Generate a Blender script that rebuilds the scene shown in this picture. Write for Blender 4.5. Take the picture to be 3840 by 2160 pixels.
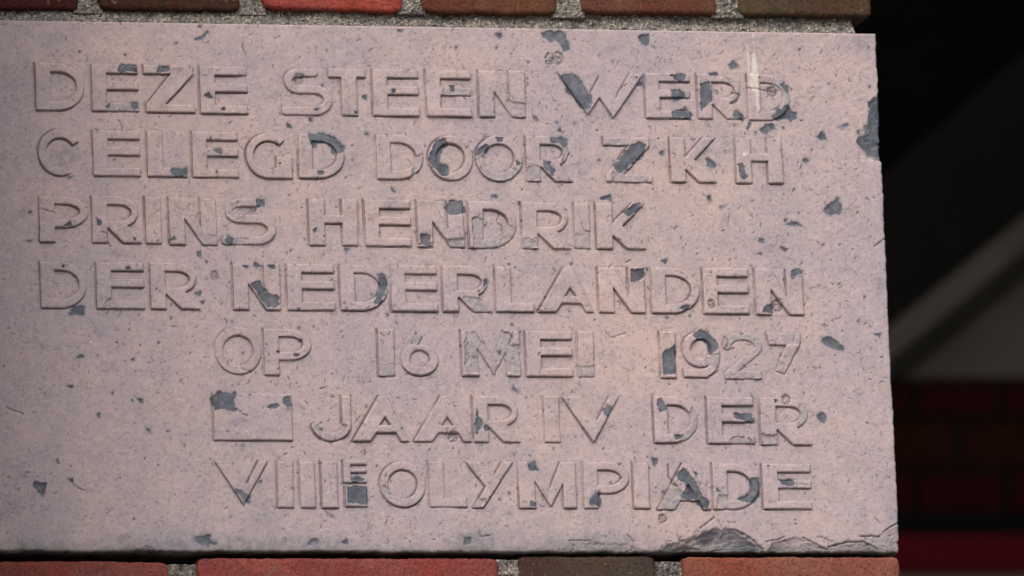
import bpy, math, random
import numpy as np
from mathutils import Matrix, Vector

for o in list(bpy.data.objects):
    bpy.data.objects.remove(o)
scene = bpy.context.scene
col = scene.collection
rng = np.random.default_rng(1927)
random.seed(1927)

# ------------------------------------------------------------------ camera
FPX = 36000.0                                   # focal length in photo pixels (3840 wide)
YAW, PITCH, ROLL = (math.radians(a) for a in (14.638, 10.566, -2.245))
ZC = 2.9                                        # height of the stone's middle above the pavement
DIST = FPX * 0.191e-3
Dv = np.array([-math.sin(YAW) * math.cos(PITCH), -math.cos(YAW) * math.cos(PITCH), -math.sin(PITCH)])
CAM = np.array([0, 0, ZC]) + Dv * DIST
Fw = -Dv
R0 = np.cross(Fw, [0, 0, 1]); R0 /= np.linalg.norm(R0)
U0 = np.cross(R0, Fw)
Rt = R0 * math.cos(ROLL) + U0 * math.sin(ROLL)
Up = -R0 * math.sin(ROLL) + U0 * math.cos(ROLL)
cd = bpy.data.cameras.new('camera')
cd.sensor_width = 36.0
cd.lens = FPX / 3840 * 36.0
cd.clip_start = 0.1
cd.clip_end = 500
cd.dof.use_dof = True
cd.dof.focus_distance = DIST
cd.dof.aperture_fstop = 13.0
co = bpy.data.objects.new('camera', cd)
col.objects.link(co)
m = Matrix.Identity(4)
for i in range(3):
    m[i][0], m[i][1], m[i][2], m[i][3] = Rt[i], Up[i], -Fw[i], CAM[i]
co.matrix_world = m
scene.camera = co


def ray(px, py, yp=0.0):
    """photo pixel -> point on the vertical plane y = yp (metres)"""
    r = Fw + Rt * (px - 1920) / FPX + Up * (1080 - py) / FPX
    return CAM + r * ((yp - CAM[1]) / r[1])


# ------------------------------------------------------------------ light: overcast day, soft light from above right
SUN_EL, SUN_AZ = math.radians(50), math.radians(-32)      # azimuth measured from the wall's normal towards +x
w = bpy.data.worlds.new('World')
scene.world = w
w.use_nodes = True
nt = w.node_tree
sky = nt.nodes.new('ShaderNodeTexSky')
sky.sky_type = 'NISHITA'
sky.sun_disc = False
sky.sun_elevation = SUN_EL
sky.sun_rotation = math.pi - SUN_AZ
sky.dust_density = 4.0
sky.air_density = 1.0
sky.ozone_density = 0.6
bg = nt.nodes['Background']
bg.inputs['Strength'].default_value = 0.09
nt.links.new(sky.outputs[0], bg.inputs[0])
sl = bpy.data.lights.new('sun', 'SUN')
sl.energy = 1.5
sl.angle = math.radians(75)
sl.color = (1.0, 0.93, 0.86)
so = bpy.data.objects.new('sun', sl)
col.objects.link(so)
sd = Vector((math.sin(SUN_AZ) * math.cos(SUN_EL), -math.cos(SUN_AZ) * math.cos(SUN_EL), math.sin(SUN_EL)))
so.rotation_euler = sd.to_track_quat('Z', 'Y').to_euler()
so.location = sd * 20
vs = scene.view_settings
vs.view_transform = 'Standard'
vs.look = 'None'
vs.exposure = 1.02
vs.gamma = 1.0
vs.use_curve_mapping = False


# ------------------------------------------------------------------ helpers
def tag(o, label=None, cat=None, group=None, kind=None):
    for k, v in (('label', label), ('category', cat), ('group', group), ('kind', kind)):
        if v:
            o[k] = v
    return o


def link(name, me, mat=None, parent=None):
    o = bpy.data.objects.new(name, me)
    col.objects.link(o)
    if mat and not me.materials:
        me.materials.append(mat)
    if parent:
        o.parent = parent
    return o


def mesh_np(name, v, f, smooth=None, attrs=None):
    """v (N,3) metres, f (M,4) quads"""
    me = bpy.data.meshes.new(name)
    v = np.ascontiguousarray(v, np.float32)
    f = np.ascontiguousarray(f, np.int32)
    me.vertices.add(len(v)); me.vertices.foreach_set('co', v.ravel())
    me.loops.add(f.size); me.loops.foreach_set('vertex_index', f.ravel())
    me.polygons.add(len(f)); me.polygons.foreach_set('loop_start', np.arange(0, f.size, 4, dtype=np.int32))
    if smooth is None:
        smooth = np.ones(len(f), bool)
    me.polygons.foreach_set('use_smooth', np.broadcast_to(smooth, (len(f),)).copy())
    for k, a in (attrs or {}).items():
        at = me.attributes.new(k, 'FLOAT_COLOR', 'POINT')
        at.data.foreach_set('color', np.ascontiguousarray(a, np.float32).ravel())
    me.update(calc_edges=True)
    me.validate()
    return me


def boxm(name, x0, x1, y0, y1, z0, z1):
    v = [(x, y, z) for x in (x0, x1) for y in (y0, y1) for z in (z0, z1)]
    f = [(0, 1, 3, 2), (4, 6, 7, 5), (0, 4, 5, 1), (2, 3, 7, 6), (0, 2, 6, 4), (1, 5, 7, 3)]
    return mesh_np(name, np.array(v), np.array(f), smooth=np.zeros(6, bool))


_tab = rng.random((8, 256, 256))


def vn(x, y, s, seed=0):
    """value noise in -1..1, feature size s"""
    x = np.asarray(x) / s + 37.7 * seed + 1000; y = np.asarray(y) / s + 11.3 * seed + 1000
    xi = np.floor(x).astype(int); yi = np.floor(y).astype(int)
    fx = x - xi; fy = y - yi
    fx = fx * fx * (3 - 2 * fx); fy = fy * fy * (3 - 2 * fy)
    t = _tab[seed % 8]
    a = t[xi & 255, yi & 255]; b = t[(xi + 1) & 255, yi & 255]
    c = t[xi & 255, (yi + 1) & 255]; d = t[(xi + 1) & 255, (yi + 1) & 255]
    return ((a * (1 - fx) + b * fx) * (1 - fy) + (c * (1 - fx) + d * fx) * fy) * 2 - 1


def fbm(x, y, s, seed=0, oct=4, gain=.55):
    r = 0; a = 1; n = 0
    for i in range(oct):
        r = r + a * vn(x, y, s / 2 ** i, seed + i); n += a; a *= gain
    return r / n


def sst(a, b, x):
    t = np.clip((x - a) / (b - a), 0, 1)
    return t * t * (3 - 2 * t)


def sd_poly(px, py, P):
    """signed distance (negative inside) of points to polygon P (M,2)"""
    P = np.asarray(P, float); Q = np.roll(P, -1, 0)
    d = np.full(px.shape, 1e9); ins = np.zeros(px.shape, bool)
    for (ax, ay), (bx, by) in zip(P, Q):
        ex, ey = bx - ax, by - ay
        wx, wy = px - ax, py - ay
        t = np.clip((wx * ex + wy * ey) / (ex * ex + ey * ey + 1e-12), 0, 1)
        d = np.minimum(d, (wx - ex * t) ** 2 + (wy - ey * t) ** 2)
        c = (ay > py) != (by > py)
        if by != ay:
            ins ^= c & (px < ex * (py - ay) / (by - ay) + ax)
    d = np.sqrt(d)
    return np.where(ins, -d, d)


def sd_line(px, py, P):
    d = np.full(px.shape, 1e9)
    for (ax, ay), (bx, by) in zip(P[:-1], P[1:]):
        ex, ey = bx - ax, by - ay
        wx, wy = px - ax, py - ay
        t = np.clip((wx * ex + wy * ey) / (ex * ex + ey * ey + 1e-12), 0, 1)
        d = np.minimum(d, (wx - ex * t) ** 2 + (wy - ey * t) ** 2)
    return np.sqrt(d)


# ------------------------------------------------------------------ materials
def mat_new(name):
    mt = bpy.data.materials.new(name)
    mt.use_nodes = True
    return mt, mt.node_tree, mt.node_tree.nodes['Principled BSDF']


class NT:
    def __init__(s, nt):
        s.nt = nt

    def n(s, t, **kw):
        nd = s.nt.nodes.new(t)
        for k, v in kw.items():
            setattr(nd, k, v)
        return nd

    def l(s, a, b):
        s.nt.links.new(a, b)

    def noise(s, scale, detail=4, rough=.6, vec=None, off=0.0):
        nd = s.n('ShaderNodeTexNoise')
        nd.inputs['Scale'].default_value = scale
        nd.inputs['Detail'].default_value = detail
        nd.inputs['Roughness'].default_value = rough
        if vec is None:
            if not hasattr(s, 'tc'):
                s.tc = s.n('ShaderNodeNewGeometry').outputs['Position']
            vec = s.tc
        if off:
            mp = s.n('ShaderNodeVectorMath', operation='ADD')
            mp.inputs[1].default_value = (off, off * 1.7, off * .6)
            s.l(vec, mp.inputs[0]); vec = mp.outputs[0]
        s.l(vec, nd.inputs['Vector'])
        return nd.outputs['Fac']

    def ramp(s, fac, a, b, ca=(0, 0, 0, 1), cb=(1, 1, 1, 1)):
        nd = s.n('ShaderNodeValToRGB')
        e = nd.color_ramp.elements
        e[0].position = a; e[1].position = b; e[0].color = ca; e[1].color = cb
        s.l(fac, nd.inputs[0])
        return nd.outputs[0]

    def mix(s, fac, a, b, mode='MIX'):
        nd = s.n('ShaderNodeMix', data_type='RGBA', blend_type=mode)
        for sock, v in ((nd.inputs[0], fac), (nd.inputs[6], a), (nd.inputs[7], b)):
            if isinstance(v, bpy.types.NodeSocket):
                s.l(v, sock)
            elif isinstance(v, (int, float)):
                sock.default_value = v
            else:
                sock.default_value = (*v, 1) if len(v) == 3 else v
        return nd.outputs[2]

    def math(s, op, a, b=0.0):
        nd = s.n('ShaderNodeMath', operation=op)
        for sock, v in ((nd.inputs[0], a), (nd.inputs[1], b)):
            if isinstance(v, bpy.types.NodeSocket):
                s.l(v, sock)
            else:
                sock.default_value = v
        return nd.outputs[0]

    def bump(s, h, strength, dist, prev=None):
        nd = s.n('ShaderNodeBump')
        nd.inputs['Strength'].default_value = strength
        nd.inputs['Distance'].default_value = dist
        s.l(h, nd.inputs['Height'])
        if prev is not None:
            s.l(prev, nd.inputs['Normal'])
        return nd.outputs[0]


def stone_material():
    mt, t, p = mat_new('weathered bluestone')
    g = NT(t)
    A = g.n('ShaderNodeSeparateColor'); a = g.n('ShaderNodeAttribute', attribute_name='wearA'); g.l(a.outputs['Color'], A.inputs[0])
    B = g.n('ShaderNodeSeparateColor'); b = g.n('ShaderNodeAttribute', attribute_name='wearB'); g.l(b.outputs['Color'], B.inputs[0])
    chip, flake, mark = A.outputs[0], A.outputs[1], A.outputs[2]
    stain, white, green = B.outputs[0], B.outputs[1], B.outputs[2]
    c = g.mix(g.ramp(g.noise(5.5, 4, .6), .36, .60), STONE_A, STONE_B)
    c = g.mix(g.math('MULTIPLY', g.ramp(g.noise(24, 6, .7, off=3.1), .42, .68), .75), c, STONE_C)
    c = g.mix(g.math('MULTIPLY', g.ramp(g.noise(60, 4, .6, off=6.3), .5, .75), .4), c, (.43, .315, .262))
    c = g.mix(g.math('MULTIPLY', g.ramp(g.noise(130, 5, .7, off=12.3), .42, .7), .5), c, (.245, .205, .215))
    c = g.mix(g.math('MULTIPLY', g.ramp(g.noise(210, 4, .65, off=15.9), .5, .72), .45), c, (.46, .365, .335))
    # speckle and dust
    c = g.mix(g.math('MULTIPLY', g.ramp(g.noise(420, 3, .6, off=1.7), .54, .68), .55), c, (.17, .155, .165))
    c = g.mix(g.math('MULTIPLY', g.ramp(g.noise(700, 2, .6, off=9.7), .60, .72), .5), c, (.60, .50, .46))
    c = g.mix(g.math('MULTIPLY', g.math('MULTIPLY', stain, g.ramp(g.noise(170, 4, .65, off=5.1), .3, .62)), .75), c, (.135, .142, .172))
    fl = g.mix(g.ramp(g.noise(300, 4, .65, off=2.2), .35, .68), (.34, .285, .285), (.20, .195, .215))
    c = g.mix(g.math('MULTIPLY', flake, .8), c, fl)
    ch = g.mix(g.ramp(g.noise(95, 5, .65, off=4.4), .32, .7), (.044, .052, .068), (.118, .130, .155))
    ch = g.mix(g.math('MULTIPLY', g.ramp(g.noise(500, 3, .6, off=8.1), .6, .75), .3), ch, (.21, .20, .205))
    c = g.mix(g.math('MULTIPLY', chip, g.ramp(g.noise(140, 5, .7, off=21.0), .25, .5, (.62, .62, .62, 1))), c, ch)
    c = g.mix(g.math('MULTIPLY', mark, .95), c, (.06, .06, .066))
    c = g.mix(g.math('MULTIPLY', white, g.ramp(g.noise(190, 4, .7, off=31.0), .3, .6, (.25, .25, .25, 1))), c, (.52, .48, .43))
    c = g.mix(g.math('MULTIPLY', green, g.ramp(g.noise(120, 4, .6, off=7.7), .2, .6)), c, (.055, .066, .048))
    g.l(c, p.inputs['Base Color'])
    p.inputs['Roughness'].default_value = .78
    p.inputs['Specular IOR Level'].default_value = .35
    n1 = g.bump(g.noise(380, 5, .65), .5, .0006)
    n2 = g.bump(g.noise(1300, 2, .5, off=2.0), .35, .0003, n1)
    g.l(n2, p.inputs['Normal'])
    return mt


STONE_A = (.430, .320, .294)
STONE_B = (.345, .282, .300)
STONE_C = (.280, .245, .272)


def brick_material():
    mt, t, p = mat_new('fired clay brick')
    g = NT(t)
    oi = g.n('ShaderNodeObjectInfo')
    oc = oi.outputs['Color']
    c = g.mix(g.ramp(g.noise(22, 3, .5), .38, .66), oc, g.mix(1.0, oc, (1.0, .62, .55), 'MULTIPLY'))
    c = g.mix(g.math('MULTIPLY', g.ramp(g.noise(17, 4, .6, off=13.0), .48, .66), .6), c, g.mix(1.0, oc, (1.18, 1.28, 1.05), 'MULTIPLY'))
    c = g.mix(g.math('MULTIPLY', g.ramp(g.noise(55, 5, .7, off=2.3), .42, .72), .45), c, g.mix(1.0, oc, (.42, .45, .48), 'MULTIPLY'))
    c = g.mix(g.math('MULTIPLY', g.ramp(g.noise(480, 3, .6, off=4.3), .48, .66), .7), c, g.mix(1.0, oc, (.35, .33, .33), 'MULTIPLY'))
    c = g.mix(g.math('MULTIPLY', g.ramp(g.noise(330, 2, .5, off=7.3), .66, .76), .55), c, (.24, .19, .165))
    c = g.mix(g.math('MULTIPLY', g.ramp(g.noise(34, 6, .75, off=17.0), .6, .72), .35), c, (.155, .14, .125))
    g.l(c, p.inputs['Base Color'])
    p.inputs['Roughness'].default_value = .9
    p.inputs['Specular IOR Level'].default_value = .15
    n1 = g.bump(g.noise(420, 5, .7), 1.0, .0016)
    n2 = g.bump(g.noise(60, 4, .6, off=1.0), .5, .002, n1)
    g.l(n2, p.inputs['Normal'])
    return mt


def mortar_material():
    mt, t, p = mat_new('sandy lime mortar')
    g = NT(t)
    c = g.mix(g.ramp(g.noise(40, 4, .6), .35, .65), (.118, .110, .10), (.19, .173, .155))
    vo = g.n('ShaderNodeTexVoronoi'); vo.inputs['Scale'].default_value = 620
    g.l(g.tc, vo.inputs['Vector'])
    sc = g.n('ShaderNodeSeparateColor'); g.l(vo.outputs['Color'], sc.inputs[0])
    c = g.mix(g.math('MULTIPLY', g.ramp(sc.outputs[0], .68, .8), .75), c, (.045, .042, .04))
    c = g.mix(g.math('MULTIPLY', g.ramp(sc.outputs[1], .74, .86), .75), c, (.36, .31, .25))
    g.l(c, p.inputs['Base Color'])
    p.inputs['Roughness'].default_value = .92
    p.inputs['Specular IOR Level'].default_value = .2
    n1 = g.bump(vo.outputs['Distance'], .8, .0012)
    n2 = g.bump(g.noise(260, 4, .7), .8, .0015, n1)
    g.l(n2, p.inputs['Normal'])
    return mt


def plain_material(name, ca, cb, scale=14, rough=.8, bump=.3, bd=.003):
    mt, t, p = mat_new(name)
    g = NT(t)
    g.l(g.mix(g.ramp(g.noise(scale, 5, .6), .35, .66), ca, cb), p.inputs['Base Color'])
    p.inputs['Roughness'].default_value = rough
    p.inputs['Specular IOR Level'].default_value = .3
    g.l(g.bump(g.noise(scale * 9, 4, .6, off=1.3), bump, bd), p.inputs['Normal'])
    return mt


def far_brick_material():
    """brickwork well outside the picture: pattern only"""
    mt, t, p = mat_new('plain brickwork')
    g = NT(t)
    geo = g.n('ShaderNodeNewGeometry').outputs['Position']
    sx = g.n('ShaderNodeSeparateXYZ'); g.l(geo, sx.inputs[0])
    cx = g.n('ShaderNodeCombineXYZ')
    g.l(g.math('ADD', sx.outputs[0], sx.outputs[1]), cx.inputs[0]); g.l(sx.outputs[2], cx.inputs[1])
    br = g.n('ShaderNodeTexBrick')
    br.inputs['Scale'].default_value = 1.0
    br.inputs['Brick Width'].default_value = .225
    br.inputs['Row Height'].default_value = .0635
    br.inputs['Mortar Size'].default_value = .006
    br.inputs['Color1'].default_value = (.11, .040, .030, 1)
    br.inputs['Color2'].default_value = (.06, .036, .026, 1)
    br.inputs['Mortar'].default_value = (.14, .13, .115, 1)
    g.l(cx.outputs[0], br.inputs['Vector'])
    g.l(br.outputs['Color'], p.inputs['Base Color'])
    p.inputs['Roughness'].default_value = .85
    return mt


M_STONE = stone_material()
M_BRICK = brick_material()
M_MORTAR = mortar_material()
M_FAR = far_brick_material()
M_CONC = plain_material('grey concrete', (.35, .33, .295), (.43, .405, .37), 9)
M_PLASTER = plain_material('grey plaster', (.35, .335, .31), (.41, .39, .36), 6)
M_DARK = plain_material('dark painted steel', (.06, .056, .06), (.075, .07, .075), 12, .6)
M_RED = plain_material('red painted steel', (.30, .001, .012), (.36, .0015, .016), 10, .5, .1)
M_PAVE = plain_material('grey paving', (.20, .19, .18), (.30, .285, .27), 3)
M_BLACK = plain_material('very dark masonry', (.018, .017, .018), (.028, .026, .026), 7)  # near-black base colour for the porch shell and its mortar

# ------------------------------------------------------------------ setting: pavement, porch behind the wall
WALL_R = 0.2795                        # right end of the brick wall
tag(link('ground', boxm('ground', -30, 30, -40, 12, -.2, 0), M_PAVE), kind='structure')
BACK = 5.2                             # back wall of the porch, metres behind the wall face
CEIL = 4.75

# ------------------------------------------------------------------ brick wall core
core = link('brick_wall', boxm('wall_core', -2.6, WALL_R - .004, .066, .36, 0, 5.0), M_FAR)
tag(core, 'red and brown brick wall with grey mortar around the inscribed stone', 'wall')
link('shade_block', boxm('shade_block', -1.0, -.425, -.215, .065, 0, 5.0), M_FAR, core)  # unseen brick block, added to shade the left side of the stone

BF = .002                              # brick faces stand 2 mm behind the stone's face


def brick_mesh(name, L, H, D, seed, n=2.2, rough=1.0, chip=0.0):
    """front face in the x/z plane at y = 0, from (0,0) to (L,H), worn arrises (mm)"""
    nx = max(8, int(L / n)); nz = max(6, int(H / n))
    r = 3.0
    xs = np.concatenate([[0, .4, 1.1, 2], np.linspace(3, L - 3, nx), [L - 2, L - 1.1, L - .4, L]])
    zs = np.concatenate([[0, .4, 1.1, 2], np.linspace(3, H - 3, nz), [H - 2, H - 1.1, H - .4, H]])
    X, Z = np.meshgrid(xs, zs, indexing='ij')
    e = np.minimum(np.minimum(X, L - X), np.minimum(Z, H - Z))
    h = -np.where(e < r, r - np.sqrt(np.maximum(0, r * r - (r - e) ** 2)), 0) * .9
    h = h + .5 * fbm(X + 300 * seed, Z, 14, seed) + .4 * fbm(X, Z + 90 * seed, 3, seed + 2)
    # ragged outline and knocked corners
    bx = .9 * fbm(Z + 77 * seed, X * 0 + 5, 9, seed + 1) * rough
    bz = .9 * fbm(X + 53 * seed, Z * 0 + 9, 11, seed + 3) * rough
    bz = bz + rough * (.45 * fbm(X + 31 * seed, Z * 0 + 3, 3, seed + 5, 3))
    wX = np.abs(X / L * 2 - 1) ** 6; wZ = np.abs(Z / H * 2 - 1) ** 6
    X2 = X + bx * wX; Z2 = Z + bz * wZ
    cr = rng.uniform(2, 5, 4)
    for k, (cx, cz) in enumerate(((0, 0), (L, 0), (0, H), (L, H))):
        dd = np.abs(X - cx) + np.abs(Z - cz)
        h -= chip * cr[k] * sst(cr[k] * 2.2, 0, dd) * .5
        s = sst(cr[k] * 2, 0, dd) * cr[k] * .35
        X2 += s * (1 if cx == 0 else -1); Z2 += s * (1 if cz == 0 else -1)
    NX, NZ = X.shape
    idx = np.arange(NX * NZ).reshape(NX, NZ)
    V = [np.stack([X2 / 1000, -h / 1000, Z2 / 1000], -1).reshape(-1, 3)]
    F = [np.stack([idx[:-1, :-1], idx[1:, :-1], idx[1:, 1:], idx[:-1, 1:]], -1).reshape(-1, 4)]
    ring = np.concatenate([idx[:, 0], idx[-1, 1:], idx[-2::-1, -1], idx[0, -2:0:-1]])
    prev = ring
    base = len(V[0])
    for dep in (6., 25., D):
        pts = V[0][ring].copy()
        pts[:, 1] = dep / 1000
        V.append(pts)
        cur = np.arange(base, base + len(ring)); base += len(ring)
        F.append(np.stack([prev, np.roll(prev, -1), np.roll(cur, -1), cur], -1)[:, ::-1])
        prev = cur
    return mesh_np(name, np.concatenate(V), np.concatenate(F))


def set_brick(x0, x1, z0, z1, colr, seed, fine=2.2, push=0.0, tilt=0.0):
    me = brick_mesh('brick', (x1 - x0) * 1000, (z1 - z0) * 1000, 62 - push, seed, fine)
    o = link('brick', me, M_BRICK, core)
    o.location = (x0, BF + push / 1000, z0)
    o.rotation_euler = (0, tilt, 0)
    o.color = (*colr, 1)
    return o


# course above the stone, measured in the photograph (left edge, right edge, lower edge in pixels)
top_bricks = [(-215, 297, 30, (.060, .018, .016)), (372, 905, 34, (.055, .028, .017)), (985, 1512, 34, (.285, .058, .045)),
              (1580, 2090, 48, (.115, .050, .030)), (2180, 2690, 48, (.115, .050, .036)), (2775, 3287, 58, (.070, .046, .029))]
HB = .050
zt = []
for i, (a, b, yb, c) in enumerate(top_bricks):
    P, Q = ray(a, yb, BF), ray(b, yb, BF)
    z0 = (P[2] + Q[2]) / 2
    zt.append(z0)
    set_brick(P[0], Q[0] if i < 5 else WALL_R, z0, z0 + HB, c, i + 1, 1.6, push=[2.5, 1.5, 0, 0, .5, 0][i], tilt=[0, 0, .010, 0, 0, -.003][i])
low_bricks = [(-560, 635, 2103, (.20, .066, .057)), (740, 1868, 2092, (.225, .062, .056)), (1945, 2460, 2085, (.062, .046, .038)),
              (2560, 3372, 2088, (.22, .082, .058))]
zl = []
for i, (a, b, yt, c) in enumerate(low_bricks):
    P, Q = ray(a, yt, BF), ray(b, yt, BF)
    z1 = (P[2] + Q[2]) / 2
    zl.append(z1)
    set_brick(P[0], Q[0], z1 - HB, z1, c, i + 11, 1.6, push=[1, 0, .5, 0][i])
# further courses above and below, and the ends of the two measured courses
pal = [(.20, .06, .042), (.12, .062, .04), (.30, .075, .052), (.10, .055, .04), (.24, .085, .055), (.16, .05, .04)]
k = 0
zT0, zL0 = float(np.mean(zt)), float(np.mean(zl))
xl_top = ray(-215, 30, BF)[0] - .015
xl_low = ray(-560, 2103, BF)[0] - .018
for z0 in (zT0, zL0 - HB):
    xl = xl_top if z0 == zT0 else xl_low
    if xl > -.5:
        set_brick(max(-.505, xl - .105), xl, z0, z0 + HB, pal[k % 6], 21 + k, 5); k += 1
for cz in list(range(1, 5)) + [-1, -2, -3, -4]:
    z0 = zT0 + cz * .0625 if cz > 0 else zL0 - HB + cz * .0625
    x = WALL_R - (0 if cz % 2 else .0)
    first = .155 if cz % 2 else .1
    Ls = [first] + [(.21 if (j + cz) % 2 else .1) for j in range(9)]
    for L in Ls:
        if x - .02 < -.505:
            break
        x0 = max(x - L, -.505)
        set_brick(x0, x, z0, z0 + HB, random.choice(pal), 30 + k, 5, push=random.uniform(0, 2)); k += 1
        x = x0 - .0145


def mortar_sheet(x0, x1, z0, z1, rec, seed, amp=1.0, slope=0.0, step=.6, name='mortar_joint'):
    """rough mortar face, rec mm behind the brick face; slope > 0 brings the lower edge forward"""
    xs = np.arange(x0 * 1000, x1 * 1000 + step, step); zs = np.arange(z0 * 1000, z1 * 1000 + step, step)
    X, Z = np.meshgrid(xs, zs, indexing='ij')
    t = (zs[-1] - Z) / (zs[-1] - zs[0])
    h = -rec + slope * t ** 1.7 + amp * (1.9 * fbm(X, Z, 11, seed) + .9 * fbm(X, Z, 2.6, seed + 3, 3)) + amp * .8 * np.maximum(0, vn(X, Z, 1.3, seed + 1)) ** 2 \
        - amp * 1.6 * sst(.45, .8, vn(X, Z, 3.2, seed + 5))
    NX, NZ = X.shape
    idx = np.arange(NX * NZ).reshape(NX, NZ)
    V = np.stack([X / 1000, BF - h / 1000, Z / 1000], -1).reshape(-1, 3)
    F = np.stack([idx[:-1, :-1], idx[1:, :-1], idx[1:, 1:], idx[:-1, 1:]], -1).reshape(-1, 4)
    ring = np.concatenate([idx[:, 0], idx[-1, 1:], idx[-2::-1, -1], idx[0, -2:0:-1]])
    pts = V[ring].copy(); pts[:, 1] = .064
    cur = np.arange(len(V), len(V) + len(ring))
    F2 = np.stack([ring, np.roll(ring, -1), np.roll(cur, -1), cur], -1)[:, ::-1]
    return link(name, mesh_np(name, np.concatenate([V, pts]), np.concatenate([F, F2])), M_MORTAR, core)


ST_TOP, ST_BOT, ST_L, ST_R = 190.5, -191.5, -500.0, 280.6      # the stone, mm about (0, ZC)
# bed joint above the stone, then the upright joints of that course
mortar_sheet(-.503, .266, ZC + ST_TOP / 1000 + .0006, max(zt) + .003, 10.5, 1, 1.15, 9.3)
for i in range(5):
    a = ray(top_bricks[i][1], 20, BF)[0]; b = ray(top_bricks[i + 1][0], 20, BF)[0]
    mortar_sheet(a - .003, b + .003, zt[i] - .002, zt[i] + HB + .012, [5, 6, 3.2, 2.2, 2.6][i], 4 + i, .8)
mortar_sheet(-.503, WALL_R - .008, zT0 + HB - .002, zT0 + .0645, 4.0, 12, .8, step=1.5)
for i in range(3):
    a = ray(low_bricks[i][1], 2140, BF)[0]; b = ray(low_bricks[i + 1][0], 2140, BF)[0]
    zz = ray(low_bricks[i][1], [2112, 2098, 2104][i], BF)[2]
    mortar_sheet(a - .003, b + .003, zl[i] - HB - .012, zz, [6, 2.5, 5][i], 14 + i, 1.2)
mortar_sheet(-.503, WALL_R - .006, zL0 - HB - .0135, zL0 - HB + .002, 5.0, 19, .8, step=1.5)
# plain joints of the outer courses, one backing each
mortar_sheet(-.503, WALL_R - .008, zT0 + .0605, zT0 + .325, 9, 2, .6, step=4, name='mortar_bed')
mortar_sheet(-.503, WALL_R - .008, zL0 - HB - .265, zL0 - HB - .012, 9, 3, .6, step=4, name='mortar_bed')

# ------------------------------------------------------------------ the inscribed stone
# The photograph was read in enlarged windows; each entry is (x offset, y offset) of a window, 2.0125 window px per photo px
WIN = {1: (0, 0), 2: (1000, 0), 3: (2100, 0), 4: (0, 700), 5: (1000, 700), 6: (2100, 700), 7: (0, 1440), 8: (1000, 1440), 9: (2100, 1440)}


def mm(wn, x, y, yp=0.0):
    ox, oy = WIN[wn]
    p = ray(ox + x / 2.0125, oy + y / 2.0125, yp)
    return p[0] * 1000, (p[2] - ZC) * 1000


def pmm(wn, pts, yp=0.0):
    return np.array([mm(wn, *p, yp) for p in pts])


STEP = .58
GX = np.arange(-392., ST_R + .01, STEP); GX[-1] = ST_R
GZ = np.arange(ST_BOT, ST_TOP + .01, STEP); GZ[-1] = ST_TOP
RX, RZ = np.meshgrid(GX, GZ, indexing='ij')
chip_d = np.full(RX.shape, 6.0)
flake_d = np.full(RX.shape, 6.0)
stain = np.zeros(RX.shape)
white = np.zeros(RX.shape)
mark = np.zeros(RX.shape)
groove = np.zeros(RX.shape)
drop = np.zeros(RX.shape)
edge_n = 1.15 * fbm(RX, RZ, 3.4, 2, 4, .7) + .9 * fbm(RX, RZ, 8, 5, 2)


def sub(P, pad):
    lo, hi = P.min(0) - pad, P.max(0) + pad
    i0, i1 = np.searchsorted(GX, (lo[0], hi[0])); j0, j1 = np.searchsorted(GZ, (lo[1], hi[1]))
    return np.s_[max(0, i0):max(i1, 1), max(0, j0):max(j1, 1)]


def add_poly(field, P, grow=0.0):
    s = sub(P, 7)
    size = float(np.sqrt(np.prod(P.max(0) - P.min(0))))
    c0 = P.mean(0)
    # drawn in and grown back, which rounds the corners; the edge is more ragged on bigger losses
    d = sd_poly(RX[s], RZ[s], c0 + (P - c0) * .8) - .075 * size + edge_n[s] * np.clip(size / 6, .55, 1.7) - grow
    field[s] = np.minimum(field[s], d)


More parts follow.
